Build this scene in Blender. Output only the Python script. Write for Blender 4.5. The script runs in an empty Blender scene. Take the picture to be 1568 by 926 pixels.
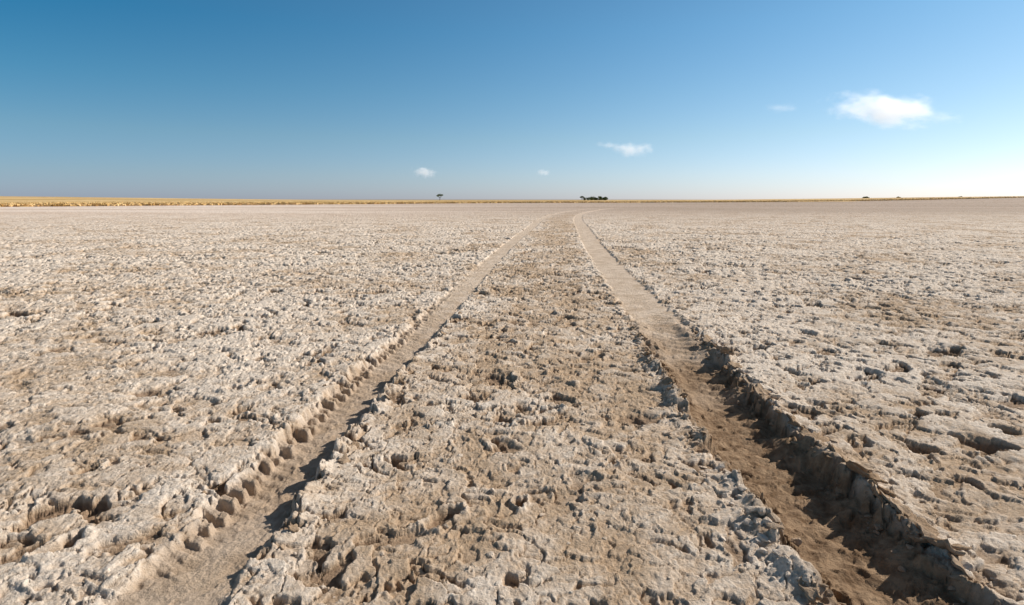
import bpy, math, numpy as np, time
T0=time.time()
R=math.radians
rng=np.random.default_rng(7)
scene=bpy.context.scene
CAM_H=0.85
PITCH=10.25
# ------------------------------------------------------------------ noise
GT=rng.random(65536).astype(np.float32)
GA=(rng.random(65536)*2*np.pi); GX=np.cos(GA).astype(np.float32); GY=np.sin(GA).astype(np.float32)
GB=rng.random(65536).astype(np.float32)
def hsh(ix,iy,seed):
    h=(ix.astype(np.int64)*73856093)^(iy.astype(np.int64)*19349663)^(seed*83492791)
    h=(h&0xffffffff).astype(np.uint32)
    h^=h>>np.uint32(13); h*=np.uint32(0x5bd1e995); h^=h>>np.uint32(15)
    return (h&np.uint32(65535)).astype(np.int64)
def perlin(x,y,seed=0):
    fx=np.floor(x); fy=np.floor(y); ix=fx.astype(np.int64); iy=fy.astype(np.int64)
    u=(x-fx).astype(np.float32); v=(y-fy).astype(np.float32)
    def g(i,j):
        h=hsh(ix+i,iy+j,seed); return GX[h]*(u-i)+GY[h]*(v-j)
    su=u*u*u*(u*(u*6-15)+10); sv=v*v*v*(v*(v*6-15)+10)
    a=g(0,0); b=g(1,0); c=g(0,1); d=g(1,1)
    return (a+(b-a)*su+(c-a)*sv+(a-b-c+d)*su*sv)*1.5
def fbm(x,y,o=4,seed=0,gain=.5):
    s=0;a=1.;t=0
    for i in range(o):
        s=s+a*perlin(x*2.03**i+i*7.3,y*2.03**i-i*3.1,seed+i); t+=a; a*=gain
    return s/t*1.3
def worley(x,y,seed=0):
    ix=np.floor(x).astype(np.int64); iy=np.floor(y).astype(np.int64)
    F1=np.full(x.shape,9.,np.float32); F2=F1.copy(); ID=np.zeros(x.shape,np.int64)
    DX=np.zeros(x.shape,np.float32); DY=DX.copy()
    for i in (-1,0,1):
        for j in (-1,0,1):
            h=hsh(ix+i,iy+j,seed)
            dx=(x-(ix+i)-GT[h]).astype(np.float32); dy=(y-(iy+j)-GB[h]).astype(np.float32)
            d=dx*dx+dy*dy
            n=d<F1
            F2=np.where(n,F1,np.minimum(F2,d)); F1=np.where(n,d,F1)
            ID=np.where(n,h,ID); DX=np.where(n,dx,DX); DY=np.where(n,dy,DY)
    return np.sqrt(F1),np.sqrt(F2),ID,DX,DY
def ss(a,b,x):
    t=np.clip((x-a)/(b-a),0,1); return t*t*(3-2*t)
def rnd(ID,k): return GT[(ID*k+k*31)&65535]
# ------------------------------------------------------------------ track centre line
cy=np.array([-8,.5,1.4,2.44,3.76,5.95,10,16.8,25,33,45,60,90,130,14000.])
cx=np.array([.03,.05,.06,.105,.215,.37,.67,1.3,2.07,3.1,5.6,10,24,50,9000.])
sl=np.gradient(cx,cy)
def centre(y):
    k=np.clip(np.searchsorted(cy,y)-1,0,len(cy)-2)
    h=cy[k+1]-cy[k]; t=(y-cy[k])/h
    return ((1+2*t)*(1-t)**2*cx[k]+t*(1-t)**2*h*sl[k]+t*t*(3-2*t)*cx[k+1]+t*t*(t-1)*h*sl[k+1])
TS=.80
HOOF=[(-.20,1.42,.05,.6),(.03,1.49,.03,1.2),(.50,3.12,.055,.3),(.15,2.23,.045,.2),(-.28,2.05,.03,.8),(.33,1.75,.03,1.4),(-1.27,2.5,.045,.4),(-1.84,4.1,.06,.2),(-1.10,1.30,.05,1.0),
      (-.02,3.3,.045,1.1),(.18,2.75,.035,.7),(-.33,3.0,.04,.2),(-1.5,3.2,.04,.9),(1.9,3.6,.06,.3),(2.5,4.3,.06,.6),(-2.3,3.5,.05,.1),(.40,4.3,.05,.5),(.05,4.8,.05,.9),(1.7,2.6,.04,.2)]
def rise(x,y):
    d=np.sqrt(x*x+y*y); ta=np.abs(x/np.maximum(y,1))
    return 2.7*ss(140,480,d)*ss(.1,1.0,ta)
def flakes(X,Y,sc,seed,step,tilt,power,edge):
    """broken crust flakes: every cell is a little tilted slab with a sharp rim; a few have dropped out"""
    F1,F2,ID,DX,DY=worley(X*sc,Y*sc,seed)
    a=rnd(ID,3)**power
    tx=rnd(ID,5)-.5; ty=rnd(ID,7)-.5
    h=a*(step*(.35+rnd(ID,11))+tilt*(tx*DX+ty*DY)+tilt*.5*F1*F1)
    hole=np.where(rnd(ID,13)>.85,-step*(.6+.9*rnd(ID,17)),0)
    return (h+hole)*ss(0,edge,F2-F1),F1,F2,ID
def ground(x,y):
    """returns height, cavity, track mask, wet mud mask"""
    x=x.astype(np.float64); y=y.astype(np.float64)
    c=centre(y); dc=(centre(y+.05)-c)/.05
    s=(x-c)/np.sqrt(1+dc*dc)
    r=np.sqrt(x*x+y*y)
    wx=perlin(x*6,y*6,50)*.045+perlin(x*19,y*19,52)*.020+perlin(x*47,y*47,54)*.009
    wy=perlin(x*6,y*6,51)*.045+perlin(x*19,y*19,53)*.020+perlin(x*47,y*47,55)*.009
    X=x+wx; Y=y+wy
    patch=fbm(x*.9,y*.9,3,10)
    inner=np.exp(-(s/.55)**4)
    rough=(.50+1.0*ss(-.45,.45,patch))*(1-.22*inner*(1-ss(20,40,y)))
    big=fbm(x*1.7,y*1.7,3,20)*.014
    mid=fbm(X*10,Y*10,4,30,.5)*.0064
    f1,F1,F2,ID=flakes(X,Y,13.5,60,.0130,.027,1.7,.055)
    f2,_,_,IDb=flakes(X+.3,Y*1.1,28,61,.0082,.0175,1.4,.08)
    f3,_,_,_=flakes(X*1.0,Y*.9,6.5,63,.019,.036,3.2,.05)
    cr=-(1-ss(0,.11,F2-F1))*.0050
    F1c,F2c,IDc,DXc,DYc=worley(X*3.6,Y*3.6,62)
    lump=np.where(GT[IDc]<.12,1,0)*np.clip(1-F1c/(.10+.14*GB[IDc]),0,1)**.8*(.006+.012*GB[(IDc*3)&65535]**2)
    pit=np.where(GT[IDc]>.78,1,0)*-ss(.10+.16*GB[IDc],.08,F1c)*.019
    fine=fbm(x*60,y*60,3,70,.6)*.0024
    amp=(1+.65*ss(2.5,8,r))*(1-.40*ss(12,32,r))
    h0=((mid+f1+cr)*rough+f2*(.45+.6*rough))*amp+f3*(.45+.38*ss(3,11,r))*rough*(1-.5*ss(14,34,r))-.0042*amp
    T=.0066*amp*(.7+.5*rough)
    h0=np.where(h0>0,T*np.tanh(h0/T),h0*1.2)
    h0=h0+(lump+pit)*(.6+.5*rough)+fine
    for hx,hy,hr_,ha in HOOF:
        near=(np.abs(x-hx)<.25)&(np.abs(y-hy)<.25)
        if not near.any(): continue
        ddx=(X[near]-hx); ddy=(Y[near]-hy); ca_,sa_=math.cos(ha),math.sin(ha)
        q=np.sqrt(((ddx*ca_+ddy*sa_)/hr_)**2+((-ddx*sa_+ddy*ca_)/(hr_*.65))**2)
        h0[near]+= -.030*(1-ss(.6,1.05,q))+.012*np.exp(-((q-1.25)/.25)**2)
    fade=1-ss(35,100,r)*.93
    h=h0*fade+big*(1-ss(120,200,r))
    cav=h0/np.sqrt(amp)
    trk=np.zeros_like(h); mud=np.zeros_like(h)
    tfade=1-ss(48,75,y)
    e1=perlin(x*9,y*9,80)*.016+perlin(x*26,y*26,81)*.012
    e2=(GT[ID]-.5)*.04+(GT[IDb]-.5)*.02
    for side in (-1,1):
        d=s-side*TS; a=np.abs(d)
        if side>0:
            D=.054*(1-ss(2.3,3.9,y))+.011
            B=.028*(1-ss(2.4,4.2,y))+.004
            W=.170+.018*ss(2.3,3.5,y)
            pk=np.where(d<0,.75*np.exp(-((y-2.9)/.22)**2)+.45*np.exp(-((y-1.95)/.15)**2)+.35*np.exp(-((y-1.4)/.13)**2),0)
        else:
            D=.036*ss(.9,1.7,y)*(1-ss(2.6,5.0,y))+.010
            B=.010*ss(.6,1.5,y)*(1-ss(2.8,5.5,y))+.003
            W=.122
            pk=np.where(d>0,.9*np.exp(-((y-2.2)/.3)**2),-.25)
        W=W+.02*ss(8,20,y)
        near=1-ss(6,14,y)
        inn=1-ss(W-.020,W+.010,a+(e1+e2*(1.1 if side>0 else .40))*near)
        fl=fbm(x*11,y*11,3,90+side)*.005*(1-.6*ss(3,6,y))+fine*.8*(1-.5*ss(4,7,y))
        if side>0:
            fl=fl+f2*.6*(1-ss(3,5,y))+.0035*np.sin((y+.6*a+e1*.5)*2*np.pi/.09)*(1-ss(3.5,6,y))
            fl=fl+np.clip(.034*ss(.05,.15,a)*(.6+1.3*perlin(x*5,y*5,95))+f1*1.2*ss(.06,.13,a),0,1)*(1-ss(3,4.5,y))
        else:
            ph=(y-.55*a+perlin(x*3,y*3,97)*.02+e1*.35)/.064
            f=ph-np.floor(ph)
            f2_=(ph+.5)-np.floor(ph+.5)
            ff=np.where(d<0,f,f2_)
            tooth=ss(.0,.10,ff)*(1-ss(.50,.60,ff))
            nid=hsh(np.floor(ph).astype(np.int64),np.where(d<0,0,1),9)
            side_in=np.where(d<0,ss(.058+.04*(GT[nid]-.5),.074+.04*(GT[nid]-.5),a+e1*.3),ss(.075,.09,a)*.45)
            tm=(1-ss(3.4,10,y))*ss(1.0,1.6,y)
            vary=np.clip(.40+.6*GB[nid],.1,.95)
            fl=fl+tooth*side_in*tm*(D*.72+.004)*vary+f2*.25
            fl=fl+.0038*np.where(a<.075,tooth,0)*tm
        up=np.exp(-(np.clip(a-W,0,9)/.05)**2)*ss(W-.03,W+.005,a)
        var=np.clip(.40+.85*perlin(y*2.7+side*9+np.sign(d)*4,x*2,85+side)+.8*perlin(x*9,y*9,88)+pk,.0,1.3)
        outer=np.exp(-(np.clip(a-W,0,9)/.13)**2)*.3
        berm=B*(up*var+outer*var)*(1+(GT[ID]-.4)*.45+(GT[IDb]-.5)*.2)
        berm=np.where(berm>.020,.020+.014*np.tanh((berm-.020)/.014),berm)
        hb=h+berm+up*(f1+f2)*(.6 if side>0 else .5)*(1-ss(5,8,y))*var
        hr=-D+fl
        hn=hb*(1-inn)+hr*inn
        h=h*(1-tfade)+hn*tfade
        trk=np.maximum(trk,inn*tfade)
        if side>0:
            m=np.clip(1-ss(W-.02,W+.03,a+e1*.6),0,1)*(1-ss(2.3,4.3,y+perlin(x*6,y*3,99)*.8))
            mud=np.maximum(mud,m)
        else:
            m=.38*np.clip(1-ss(W-.02,W+.01,a+e1*.6),0,1)*(1-ss(2.4,5,y))
            mud=np.maximum(mud,m)
    h=h+rise(x,y)
    return h,cav,trk,mud,inner*(1-ss(30,60,y))
# ------------------------------------------------------------------ ground mesh
def grid_mesh(name,X,Y,Z,attrs=None):
    n,m=X.shape
    me=bpy.data.meshes.new(name)
    co=np.empty((n*m,3),np.float32); co[:,0]=X.ravel(); co[:,1]=Y.ravel(); co[:,2]=Z.ravel()
    i=np.arange(n*m,dtype=np.int32).reshape(n,m)
    q=np.stack([i[:-1,:-1],i[:-1,1:],i[1:,1:],i[1:,:-1]],-1).reshape(-1,4)
    me.vertices.add(n*m); me.vertices.foreach_set("co",co.ravel())
    me.loops.add(q.size); me.loops.foreach_set("vertex_index",q.ravel())
    me.polygons.add(len(q)); me.polygons.foreach_set("loop_start",np.arange(0,q.size,4,dtype=np.int32))
    me.polygons.foreach_set("use_smooth",np.ones(len(q),bool))
    me.update(calc_edges=True)
    for k,v in (attrs or {}).items():
        at=me.attributes.new(k,'FLOAT','POINT'); at.data.foreach_set("value",v.ravel().astype(np.float32))
    ob=bpy.data.objects.new(name,me); scene.collection.objects.link(ob); return ob
def tri_mesh(name,V,F,mats=None,matidx=None,smooth=False,parent=None,loc=None):
    me=bpy.data.meshes.new(name)
    V=np.asarray(V,np.float32); F=np.asarray(F,np.int32); k=F.shape[1]
    me.vertices.add(len(V)); me.vertices.foreach_set("co",V.ravel())
    me.loops.add(F.size); me.loops.foreach_set("vertex_index",F.ravel())
    me.polygons.add(len(F)); me.polygons.foreach_set("loop_start",np.arange(0,F.size,k,dtype=np.int32))
    me.polygons.foreach_set("use_smooth",np.full(len(F),smooth))
    for mt in (mats or []): me.materials.append(mt)
    if matidx is not None: me.polygons.foreach_set("material_index",np.asarray(matidx,np.int32))
    me.update(calc_edges=True); me.validate()
    ob=bpy.data.objects.new(name,me); scene.collection.objects.link(ob)
    if parent: ob.parent=parent
    if loc is not None: ob.location=loc
    return ob
NC=1560
ys=np.concatenate([np.linspace(-5,.5,60)[:-1], .5*np.exp(np.arange(0,1430)*.0034)])
ys=np.concatenate([ys, np.geomspace(ys[-1]*1.02,14000,90)])
u=np.linspace(-1,1,NC); u=.68*u+.32*u**3
half=1.3+1.08*np.maximum(ys,0)
GXX=u[None,:]*half[:,None]; GYY=np.repeat(ys[:,None],NC,1)
H,CAV,TRK,MUD,INN=ground(GXX,GYY)
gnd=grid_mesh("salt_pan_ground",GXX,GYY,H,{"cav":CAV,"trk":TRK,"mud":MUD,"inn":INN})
print("ground",time.time()-T0, "cav pct",np.percentile(CAV,[5,25,50,75,95]))
# ------------------------------------------------------------------ materials
class NT:
    def __init__(s,nt): s.nt=nt
    def n(s,t,**k):
        nd=s.nt.nodes.new(t)
        for a,b in k.items():
            setattr(nd,a,b)
        return nd
    def l(s,a,b): s.nt.links.new(a,b)
    def math(s,op,a,b=None,c=None,clamp=False):
        nd=s.n('ShaderNodeMath',operation=op); nd.use_clamp=clamp
        for i,v in enumerate((a,b,c)):
            if v is None: continue
            if isinstance(v,(int,float)): nd.inputs[i].default_value=v
            else: s.l(v,nd.inputs[i])
        return nd.outputs[0]
    def mix(s,f,a,b,bt='MIX'):
        nd=s.n('ShaderNodeMix',data_type='RGBA',blend_type=bt)
        for i,v in ((0,f),(6,a),(7,b)):
            if isinstance(v,(int,float)): nd.inputs[i].default_value=v
            elif isinstance(v,tuple): nd.inputs[i].default_value=(*v,1)
            else: s.l(v,nd.inputs[i])
        return nd.outputs[2]
    def noise(s,vec,sc,det=6,rough=.6,dist=0):
        nd=s.n('ShaderNodeTexNoise'); nd.inputs['Scale'].default_value=sc; nd.inputs['Detail'].default_value=det
        nd.inputs['Roughness'].default_value=rough; nd.inputs['Distortion'].default_value=dist
        s.l(vec,nd.inputs['Vector']); return nd.outputs[0]
    def mr(s,v,a,b,c=0.,d=1.):
        nd=s.n('ShaderNodeMapRange'); nd.interpolation_type='SMOOTHSTEP'; s.l(v,nd.inputs[0])
        for i,k in enumerate((a,b,c,d)): nd.inputs[i+1].default_value=k
        return nd.outputs[0]
    def attr(s,nm):
        return s.n('ShaderNodeAttribute',attribute_name=nm).outputs['Fac']
    def ramp(s,f,stops):
        nd=s.n('ShaderNodeValToRGB'); cr=nd.color_ramp
        while len(cr.elements)<len(stops): cr.elements.new(.5)
        for e,(p,c) in zip(cr.elements,stops): e.position=p
        for e,(p,c) in zip(cr.elements,stops): e.position=p; e.color=(*c,1)
        s.l(f,nd.inputs[0]); return nd.outputs[0]
def newmat(name):
    m=bpy.data.materials.new(name); m.use_nodes=True; nt=m.node_tree
    b=nt.nodes['Principled BSDF']; b.inputs['Roughness'].default_value=.95; b.inputs['Specular IOR Level'].default_value=.12
    return m,NT(nt),b
def ground_mat(name,clod=0):
    m,g,b=newmat(name)
    P=g.n('ShaderNodeNewGeometry').outputs['Position']
    n1=g.noise(P,.8,5,.6); n2=g.noise(P,6,6,.65); n3=g.noise(P,55,5,.7); n4=g.noise(P,22,4,.6)
    tan=(.61,.46,.325); white=(.90,.79,.68)
    f=g.math('ADD',g.math('MULTIPLY',n1,1.4),g.math('MULTIPLY',n2,1.1))
    if not clod:
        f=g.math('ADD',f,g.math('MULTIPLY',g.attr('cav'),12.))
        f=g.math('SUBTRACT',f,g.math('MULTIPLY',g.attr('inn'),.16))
    f=g.mr(f,.95,1.44)
    col=g.mix(f,tan,white)
    col=g.mix(g.mr(n3,.35,.7),g.mix(1.,col,(.82,.78,.74),'MULTIPLY'),col)
    col=g.mix(g.math('MULTIPLY',g.mr(n4,.53,.72),.4),col,(.60,.42,.27))
    if clod==2: col=g.mix(g.mr(n2,.3,.6,.4,.9),col,(.34,.225,.135))
    if not clod:
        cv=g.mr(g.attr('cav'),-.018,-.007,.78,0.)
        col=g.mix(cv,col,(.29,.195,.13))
        trkc=g.mix(g.mr(n2,.35,.65),(.58,.445,.325),(.76,.615,.485))
        col=g.mix(g.math('MULTIPLY',g.attr('trk'),.85),col,trkc)
        col=g.mix(g.attr('mud'),col,g.mix(g.mr(n4,.3,.7),(.20,.125,.072),(.42,.29,.185)))
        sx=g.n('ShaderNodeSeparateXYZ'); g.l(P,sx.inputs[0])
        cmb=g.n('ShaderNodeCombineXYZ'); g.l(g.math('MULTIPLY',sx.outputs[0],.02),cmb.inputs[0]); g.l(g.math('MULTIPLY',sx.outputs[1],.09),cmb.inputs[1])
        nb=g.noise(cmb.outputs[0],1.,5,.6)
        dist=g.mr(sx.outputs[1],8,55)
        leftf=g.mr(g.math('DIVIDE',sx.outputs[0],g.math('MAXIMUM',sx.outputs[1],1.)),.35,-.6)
        farc=g.mix(g.mr(nb,.4,.62),g.mix(leftf,(.37,.275,.21),(.72,.55,.44)),g.mix(leftf,(.47,.355,.28),(.95,.82,.72)))  # backlit shading painted in: far right darker, far left paler, partly white salt
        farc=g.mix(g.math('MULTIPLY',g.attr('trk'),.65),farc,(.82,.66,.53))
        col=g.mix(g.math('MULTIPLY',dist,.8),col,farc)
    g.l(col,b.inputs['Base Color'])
    nw=g.n('ShaderNodeTexNoise'); nw.inputs['Scale'].default_value=28; nw.inputs['Detail'].default_value=3; g.l(P,nw.inputs['Vector'])
    wv=g.n('ShaderNodeVectorMath',operation='MULTIPLY_ADD'); g.l(nw.outputs['Color'],wv.inputs[0]); wv.inputs[1].default_value=(.045,.045,.045); g.l(P,wv.inputs[2])
    vo=g.n('ShaderNodeTexVoronoi'); vo.inputs['Scale'].default_value=62; g.l(wv.outputs[0],vo.inputs['Vector'])
    sc=g.n('ShaderNodeSeparateColor'); g.l(vo.outputs['Color'],sc.inputs[0])
    cell=g.math('ADD',g.math('MULTIPLY',sc.outputs[0],.9),g.math('MULTIPLY',vo.outputs['Distance'],-.5))
    bp=g.n('ShaderNodeBump'); bp.inputs['Strength'].default_value=1.; bp.inputs['Distance'].default_value=.006
    hh=g.math('ADD',g.math('ADD',g.noise(P,130,6,.7),g.math('MULTIPLY',n3,1.2)),g.math('MULTIPLY',cell,.45))
    g.l(hh,bp.inputs['Height']); g.l(bp.outputs[0],b.inputs['Normal'])
    return m
gm=ground_mat("cracked_salt_mud"); gnd.data.materials.append(gm)
cm=ground_mat("mud_clod_mat",1); pm=ground_mat("crust_plate_mat",2)
# ------------------------------------------------------------------ clods
import bmesh
def ico(sub):
    bm=bmesh.new(); bmesh.ops.create_icosphere(bm,subdivisions=sub,radius=1)
    V=np.array([v.co[:] for v in bm.verts]); F=np.array([[v.index for v in f.verts] for f in bm.faces]); bm.free(); return V,F
V2,F2_=ico(2)
temps=[]
for k in range(10):
    V=V2.copy(); V*= (1+.35*fbm(V[:,0]*1.3+k*11,V[:,1]*1.3+V[:,2]*1.7,3,200+k)[:,None]*1.6)
    for j in range(7):
        nrm=rng.normal(size=3); nrm/=np.linalg.norm(nrm); dd=V@nrm; lim=.5+.25*rng.random()
        V=V-np.clip(dd-lim,0,9)[:,None]*nrm
    temps.append(V)
def scatter(px,py,sz,flat=.55,sink=.0):
    hz=ground(px,py)[0]
    Vs=[];Fs=[];o=0
    for i in range(len(px)):
        V=temps[rng.integers(10)]*np.array([1,.5+.6*rng.random(),flat*(.5+.7*rng.random())])
        a=rng.random()*6.28; tl=rng.normal()*.4
        ca,sa=math.cos(a),math.sin(a); ct,st=math.cos(tl),math.sin(tl)
        V=V@np.array([[1,0,0],[0,ct,st],[0,-st,ct]])@np.array([[ca,sa,0],[-sa,ca,0],[0,0,1]])
        V=V*sz[i]+np.array([px[i],py[i],hz[i]+sz[i]*sink]); Vs.append(V); Fs.append(F2_+o); o+=len(V)
    return np.concatenate(Vs),np.concatenate(Fs)
PX=[];PY=[];SZ=[]
for side,n,ymax,smax in ((1,680,5.0,.022),(-1,320,6.5,.012)):
    yy=.5+(ymax-.5)*rng.random(n)**1.25
    ln=np.where(rng.random(n)<.6,-1,1)*(1 if side>0 else -1)
    off=ln*(.150+.010+np.abs(rng.normal(size=n))*.06)
    PX.append(centre(yy)+side*TS+off); PY.append(yy); SZ.append(.004+smax*rng.random(n)**2.6)
n=320; yy=.5+3*rng.random(n); PX.append(centre(yy)+TS+np.where(rng.random(n)<.5,-1,1)*(.16-.06*rng.random(n)**2)); PY.append(yy); SZ.append(.003+.016*rng.random(n)**3)
for y0 in (2.9,1.95,1.4):
    n=50; yy=rng.normal(y0,.16,n); PX.append(centre(yy)+TS-.22+rng.normal(size=n)*.05); PY.append(yy); SZ.append(.006+.019*rng.random(n)**2)
n=3600
yy=np.exp(rng.uniform(math.log(.6),math.log(30),n)); xx=(rng.random(n)*2-1)*(1.2+1.0*yy)
PX.append(xx);PY.append(yy);SZ.append((.0025+.009*rng.random(n)**3)*(1+.04*yy))
PX=np.concatenate(PX);PY=np.concatenate(PY);SZ=np.concatenate(SZ)
c=centre(PY); ok=(np.abs(PX-c+TS)>.145)&((np.abs(PX-c-TS)>.18)|((PY<3.6)&(np.abs(PX-c-TS)>.09)))
PX,PY,SZ,c=PX[ok],PY[ok],SZ[ok],c[ok]
V,F=scatter(PX,PY,SZ)
inside=((np.abs(PX-c-TS)<.19)&(PY<4)).astype(int)
tri_mesh("mud_clods",V,F,[cm,pm],np.repeat(inside,len(F2_)))
# ------------------------------------------------------------------ curled crust plates along the ruts
Vs=[];Fs=[];o=0
def plate(cx_,cy_,size,yaw,tilt,curl,lift=.1):
    global o
    nr,na=5,26
    ang=np.linspace(0,2*np.pi,na,endpoint=False)
    p1,p2=rng.random()*6,rng.random()*6
    rad=size*(.8+.16*np.sin(2*ang+p1)+.10*np.sin(5*ang+p2)+.11*rng.normal(size=na))
    P=[[0,0]]
    for k in range(1,nr+1):
        P+= [[math.cos(a)*r*k/nr, .6*math.sin(a)*r*k/nr] for a,r in zip(ang,rad)]
    P=np.array(P)
    z=curl*np.clip(P[:,1]/size+.1,0,9)**2*size + perlin(P[:,0]*40+cx_*9,P[:,1]*40+cy_*9,5)*.008
    th=.005+.004*rng.random()
    top=np.c_[P,z+th/2]; bot=np.c_[P*.93,z-th/2-np.abs(perlin(P[:,0]*60,P[:,1]*60+cx_,6))*.006]
    V=np.concatenate([top,bot]); N=len(P); F=[]
    for k in range(na):
        k2=(k+1)%na
        F.append([0,1+k,1+k2]); F.append([N,N+1+k2,N+1+k])
        for r_ in range(1,nr):
            a=1+(r_-1)*na; b_=1+r_*na
            F+= [[a+k,b_+k,b_+k2],[a+k,b_+k2,a+k2],[N+a+k,N+b_+k2,N+b_+k],[N+a+k,N+a+k2,N+b_+k2]]
        a=1+(nr-1)*na
        F+= [[a+k,N+a+k,N+a+k2],[a+k,N+a+k2,a+k2]]
    ct,st=math.cos(tilt),math.sin(tilt)
    V=V@np.array([[1,0,0],[0,ct,st],[0,-st,ct]])
    ca,sa=math.cos(yaw),math.sin(yaw)
    V=V@np.array([[ca,sa,0],[-sa,ca,0],[0,0,1]])
    hz=float(ground(np.array([cx_]),np.array([cy_]))[0][0])
    V=V+np.array([cx_,cy_,hz+size*lift]); Vs.append(V); Fs.append(np.array(F)+o); o+=len(V)
for side,lo,hi,n,sz in ((1,.8,3.7,64,.058),(-1,1.2,4.2,22,.026)):
    for i in range(n):
        y_=lo+(hi-lo)*((i+rng.random())/n)**1.15
        w=1 if rng.random()<(.7) else -1
        off=w*((.196 if side>0 else .165)+.02*rng.random())
        x_=float(centre(np.array([y_]))[0])+side*TS+off
        yaw=(math.pi/2 if w>0 else -math.pi/2)+rng.normal()*.5
        plate(x_,y_,sz*(.3+(.9 if w>0 else .4)*rng.random()),yaw,.15+.35*rng.random(),.3+.5*rng.random(),.04)
tri_mesh("crust_plates",np.concatenate(Vs),np.concatenate(Fs),[pm],smooth=True)
print("clods",time.time()-T0)
# ------------------------------------------------------------------ grassland
nr,ncg=170,900
EDG=145
ta=np.linspace(-1.3,1.15,ncg)[None,:]
k=np.concatenate([[0],np.geomspace(.002,1,nr-1)])[:,None]
ey=np.where(ta<0,EDG/(1-1.25*ta),EDG/(1-.5*ta))
ey=ey*(1+.05*perlin(ta*9,ta*0+.5,300)+.03*perlin(ta*40,ta*0+.5,301)+.012*perlin(ta*170,ta*0+.5,302))
YY=ey*(13000/ey)**k; XX=ta*YY
hgt=(.08+.20*ss(0,.08,k)+.06*fbm(XX*.12,YY*.05,3,310)+.05*perlin(XX*.9,YY*.4,312))*ss(0,.006,k)+.004
hgt=np.maximum(hgt,.008)
grass=grid_mesh("grassland",XX,YY,hgt+rise(XX,YY))
m,g,b=newmat("dry_grass")
P=g.n('ShaderNodeNewGeometry').outputs['Position']
mp=g.n('ShaderNodeMapping'); mp.inputs['Scale'].default_value=(.03,.012,1); g.l(P,mp.inputs[0])
na_=g.noise(mp.outputs[0],1.,6,.65); nb_=g.noise(P,1.2,4,.6)
col=g.mix(g.mr(na_,.38,.62),(.50,.31,.12),(.85,.61,.31)); col=g.mix(g.mr(nb_,.35,.7),col,(.68,.46,.20))
sx=g.n('ShaderNodeSeparateXYZ'); g.l(P,sx.inputs[0])
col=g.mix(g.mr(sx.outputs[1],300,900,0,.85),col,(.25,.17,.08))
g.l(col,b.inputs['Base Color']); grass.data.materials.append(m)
n=46000
ta1=rng.uniform(-1.2,1.1,n); e=np.where(ta1<0,EDG/(1-1.25*ta1),EDG/(1-.5*ta1)); yv=e*(1.0+.8*rng.random(n)**1.6); xv=ta1*yv
hh=.06+.26*rng.random(n)**2; w=.25+.5*rng.random(n); a=rng.random(n)*3.14
base=rise(xv,yv)+.02
dx=np.cos(a)*w/2; dy=np.sin(a)*w/2; lean=rng.normal(size=n)*.1
V=np.stack([np.c_[xv-dx,yv-dy,base],np.c_[xv+dx,yv+dy,base],np.c_[xv+dx*.5+lean,yv+dy*.5,base+hh*.8+.1],np.c_[xv+lean,yv,base+hh*.45+.1],np.c_[xv-dx*.6+lean,yv-dy*.6,base+hh+.1]],1).reshape(-1,3)
I=(np.arange(n)*5)[:,None]
F=np.concatenate([np.c_[I,I+1,I+3],np.c_[I+1,I+2,I+3],np.c_[I,I+3,I+4]])
m2,g,b=newmat("dry_grass_blades")
P=g.n('ShaderNodeNewGeometry').outputs['Position']
g.l(g.mix(g.mr(g.noise(P,.5,3),.35,.65),(.58,.38,.15),(.86,.63,.33)),b.inputs['Base Color'])
tf=tri_mesh("grass_tufts",V,F,[m2])
# ------------------------------------------------------------------ trees
lm,g,b=newmat("acacia_leaves")
P=g.n('ShaderNodeNewGeometry').outputs['Position']
g.l(g.mix(g.mr(g.noise(P,.8,3),.35,.65),(.06,.09,.027),(.16,.20,.06)),b.inputs['Base Color'])
bmt,g,b=newmat("acacia_bark")
P=g.n('ShaderNodeNewGeometry').outputs['Position']
g.l(g.mix(g.noise(P,6,4),(.06,.045,.03),(.14,.10,.07)),b.inputs['Base Color'])
def limb(Vs,Fs,mi,o,p0,p1,r0,r1,seg=6):
    p0=np.array(p0,float);p1=np.array(p1,float); d=p1-p0; d/=np.linalg.norm(d)
    a=np.cross(d,[.3,.9,.1]); a/=np.linalg.norm(a); b_=np.cross(d,a)
    t=np.linspace(0,2*np.pi,seg,endpoint=False)
    for p,r in((p0,r0),(p1,r1)):
        Vs.append(p+r*(np.cos(t)[:,None]*a+np.sin(t)[:,None]*b_))
    for k in range(seg):
        k2=(k+1)%seg; Fs+=[[o+k,o+k2,o+seg+k2],[o+k,o+seg+k2,o+seg+k]]; mi+=[0,0]
    return o+2*seg
def leaves(Vs,Fs,mi,o,c,rad,n,sz):
    p=rng.normal(size=(n,3)); p/=np.linalg.norm(p,axis=1)[:,None]; p*=rng.random((n,1))**.4
    p=p*np.array(rad)+np.array(c)
    q=rng.normal(size=(n,3,3))*sz
    Vs.append((p[:,None,:]+q).reshape(-1,3))
    Fs+= (np.arange(n*3).reshape(n,3)+o).tolist(); mi+=[1]*n
    return o+3*n
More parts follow.
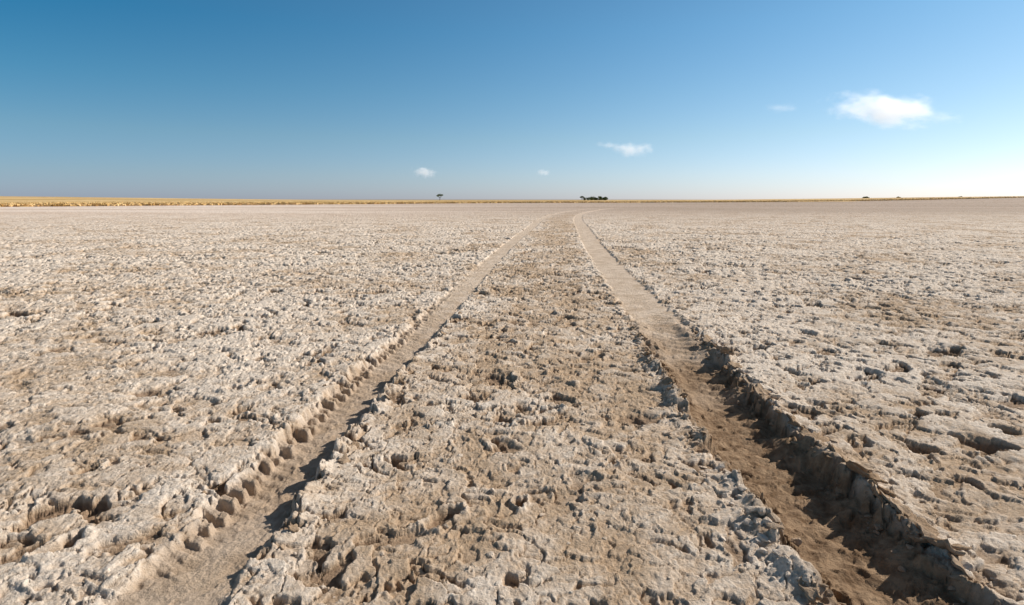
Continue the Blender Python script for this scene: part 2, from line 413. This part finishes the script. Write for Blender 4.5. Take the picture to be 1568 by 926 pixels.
def tree(name,parts,loc):
    Vs=[];Fs=[];mi=[];o=0
    for (cx_,cy_,hgt,wid,kind) in parts:
        if kind=='umb':
            fk=(cx_+.1*hgt*.4,cy_,hgt*.42); o=limb(Vs,Fs,mi,o,(cx_,cy_,-.3),fk,hgt*.055,hgt*.04)
            for j in range(8):
                a=j/8*6.28+rng.random()*.5; rr=wid*.5*(.45+.45*rng.random())
                e=(cx_+math.cos(a)*rr,cy_+math.sin(a)*rr,hgt*(.62+.20*rng.random()))
                md=tuple((np.array(fk)*.5+np.array(e)*.5)+np.array([0,0,-.05*hgt]))
                o=limb(Vs,Fs,mi,o,fk,md,hgt*.02,hgt*.014); o=limb(Vs,Fs,mi,o,md,e,hgt*.014,hgt*.006)
                o=leaves(Vs,Fs,mi,o,(e[0],e[1],e[2]+hgt*.05),(wid*.19,wid*.19,hgt*.13),300,.08)
            o=leaves(Vs,Fs,mi,o,(cx_,cy_,hgt*.88),(wid*.28,wid*.28,hgt*.14),520,.08)
        else:
            for j in range(6):
                a=rng.random()*6.28; rr=wid*.36*rng.random()**.5
                e=(cx_+math.cos(a)*rr,cy_+math.sin(a)*rr,hgt*(.4+.4*rng.random()))
                o=limb(Vs,Fs,mi,o,(cx_,cy_,-.2),e,hgt*.03,hgt*.01)
                o=leaves(Vs,Fs,mi,o,e,(wid*.24,wid*.24,hgt*.22),260,.09)
            o=leaves(Vs,Fs,mi,o,(cx_,cy_,hgt*.25),(wid*.45,wid*.4,hgt*.25),500,.09)
    tri_mesh(name,np.concatenate(Vs),Fs,[bmt,lm],mi,loc=loc)
def gz(x,y): return float(rise(np.array([x]),np.array([y]))[0])+.1
tree("acacia_tree",[(0,0,4.9,5.4,'umb')],(-.125*420,420,gz(-52,420)))
gp=[(-9.5,0,3.3,3.6,'umb'),(-7.2,2,2.3,2.6,'b')]
for i in range(9): gp.append((-5+i*1.65+rng.normal()*.4,rng.normal()*3,2.4+.9*rng.random(),3.3,'b'))
gp+= [(8.8,1,2.5,3.2,'umb')]
tree("acacia_grove",gp,(.142*450,450,gz(64,450)+.15))
for (tx,w_,h_) in ((.612,3.6,1.7),(.668,2.0,1.3),(.775,2.0,1.3)):
    Y=440; tree("distant_bush",[(0,0,h_,w_,'b'),(w_*.5,0,h_*.7,w_*.6,'b'),(-w_*.5,0,h_*.6,w_*.6,'b')],(tx*Y,Y,gz(tx*Y,Y)-.1))
# ------------------------------------------------------------------ clouds (volumes)
def cloud_mat(dens,cov,seed,sc):
    m=bpy.data.materials.new("cloud_vapour"); m.use_nodes=True; nt=m.node_tree; nt.nodes.clear(); g=NT(nt)
    out=g.n('ShaderNodeOutputMaterial'); pv=g.n('ShaderNodeVolumePrincipled'); g.l(pv.outputs[0],out.inputs['Volume'])
    tc=g.n('ShaderNodeTexCoord').outputs['Object']
    ln=g.n('ShaderNodeVectorMath',operation='LENGTH'); g.l(tc,ln.inputs[0])
    mp=g.n('ShaderNodeMapping'); mp.inputs['Location'].default_value=(seed,seed*1.7,0); mp.inputs['Scale'].default_value=(sc,sc*.8,sc*.5); g.l(tc,mp.inputs[0])
    nz=g.noise(mp.outputs[0],1.,7,.68)
    v=g.math('SUBTRACT',g.math('MULTIPLY',nz,2.6),g.math('MULTIPLY',ln.outputs['Value'],1.1))
    d=g.mr(v,cov+.45,cov+1.3,0,dens)
    g.l(d,pv.inputs['Density'])
    pv.inputs['Color'].default_value=(.98,.98,1,1); pv.inputs['Anisotropy'].default_value=.3
    pv.inputs['Emission Color'].default_value=(1,.98,.96,1)
    g.l(g.math('MULTIPLY',d,.46),pv.inputs['Emission Strength'])  # added glow, stands in for multiple scattering of light inside the cloud
    try: m.cycles.volume_step_rate=.4
    except Exception as e: print(e)
    return m
sp,cp=math.sin(R(PITCH)),math.cos(R(PITCH))
VI,FI=ico(3)
for (uu,vv,w_,h_,dens,cov,seed) in ((1358,168,215,62,.009,.0,1.3),(968,229,84,30,.011,.05,4.1),(930,222,60,16,.006,.1,9.1),(650,264,50,22,.016,.0,6.2),(832,264,30,14,.016,.0,2.7),(1195,165,70,20,.0040,.08,8.4)):
    x=uu-784; yv=vv-463; K=4
    ob=tri_mesh("cloud",VI,FI,[cloud_mat(dens,cov,seed,2.3)],smooth=True)
    ob.location=(x*K,(871*cp-yv*sp)*K,(-yv*cp-871*sp)*K+CAM_H); ob.scale=(w_*K/2,w_*K*.32,h_*K/2)
    ob.rotation_euler=(0,R(8 if uu>1300 else 3),-math.atan2(x,871))
# ------------------------------------------------------------------ light
AZ,EL=66,33
S=(math.sin(R(AZ))*math.cos(R(EL)),math.cos(R(AZ))*math.cos(R(EL)),math.sin(R(EL)))
from mathutils import Vector
sd=bpy.data.lights.new("sun",'SUN'); sd.energy=5.0; sd.angle=R(.5); sd.color=(1,.93,.83)
so=bpy.data.objects.new("sun",sd); scene.collection.objects.link(so)
so.rotation_euler=Vector(S).to_track_quat('Z','Y').to_euler(); so.location=(20,10,20)
w=bpy.data.worlds.new("World"); scene.world=w; w.use_nodes=True; g=NT(w.node_tree)
bg=w.node_tree.nodes['Background']; bg.inputs['Strength'].default_value=.10
sky=g.n('ShaderNodeTexSky',sky_type='NISHITA'); sky.sun_disc=False; sky.sun_elevation=R(EL); sky.sun_rotation=R(AZ)
sky.altitude=900; sky.air_density=1.0; sky.dust_density=.6; sky.ozone_density=1.8
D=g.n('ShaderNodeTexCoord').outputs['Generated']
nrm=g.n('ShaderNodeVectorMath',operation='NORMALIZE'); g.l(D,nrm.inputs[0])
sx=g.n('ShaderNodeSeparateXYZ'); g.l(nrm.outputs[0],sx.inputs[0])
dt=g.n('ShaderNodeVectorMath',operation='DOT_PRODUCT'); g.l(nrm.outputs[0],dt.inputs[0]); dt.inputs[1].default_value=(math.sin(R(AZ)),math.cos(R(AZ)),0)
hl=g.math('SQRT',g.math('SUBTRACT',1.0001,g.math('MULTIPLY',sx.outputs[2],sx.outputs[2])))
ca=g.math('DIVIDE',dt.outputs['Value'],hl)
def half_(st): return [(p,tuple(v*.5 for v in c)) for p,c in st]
left=g.ramp(sx.outputs[2],half_([(0,(.54,.66,1.12)),(.04,(.55,.71,.98)),(.1,(.51,.77,.91)),(.17,(.33,.78,.93)),(.26,(.15,.74,.94)),(.31,(.18,.74,.94)),(.5,(.85,.71,.57))]))  # last stop of both ramps: warm tint added to unseen upper sky, neutralises shadows
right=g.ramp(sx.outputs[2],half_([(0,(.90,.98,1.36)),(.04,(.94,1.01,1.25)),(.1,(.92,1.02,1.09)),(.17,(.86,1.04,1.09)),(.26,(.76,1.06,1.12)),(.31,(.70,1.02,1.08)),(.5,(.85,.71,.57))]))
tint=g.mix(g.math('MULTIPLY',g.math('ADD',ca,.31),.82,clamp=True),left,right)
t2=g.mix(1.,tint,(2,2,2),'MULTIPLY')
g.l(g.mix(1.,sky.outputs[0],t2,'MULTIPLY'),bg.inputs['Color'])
# ------------------------------------------------------------------ camera
cd=bpy.data.cameras.new("camera"); cd.lens=20; cd.sensor_width=36; cd.clip_end=40000; cd.clip_start=.02
co=bpy.data.objects.new("camera",cd); scene.collection.objects.link(co); co.location=(0,0,CAM_H); co.rotation_euler=(R(90-PITCH),0,0)
scene.camera=co
scene.view_settings.view_transform='Standard'; scene.view_settings.look='None'; scene.view_settings.exposure=0
print("done",time.time()-T0)
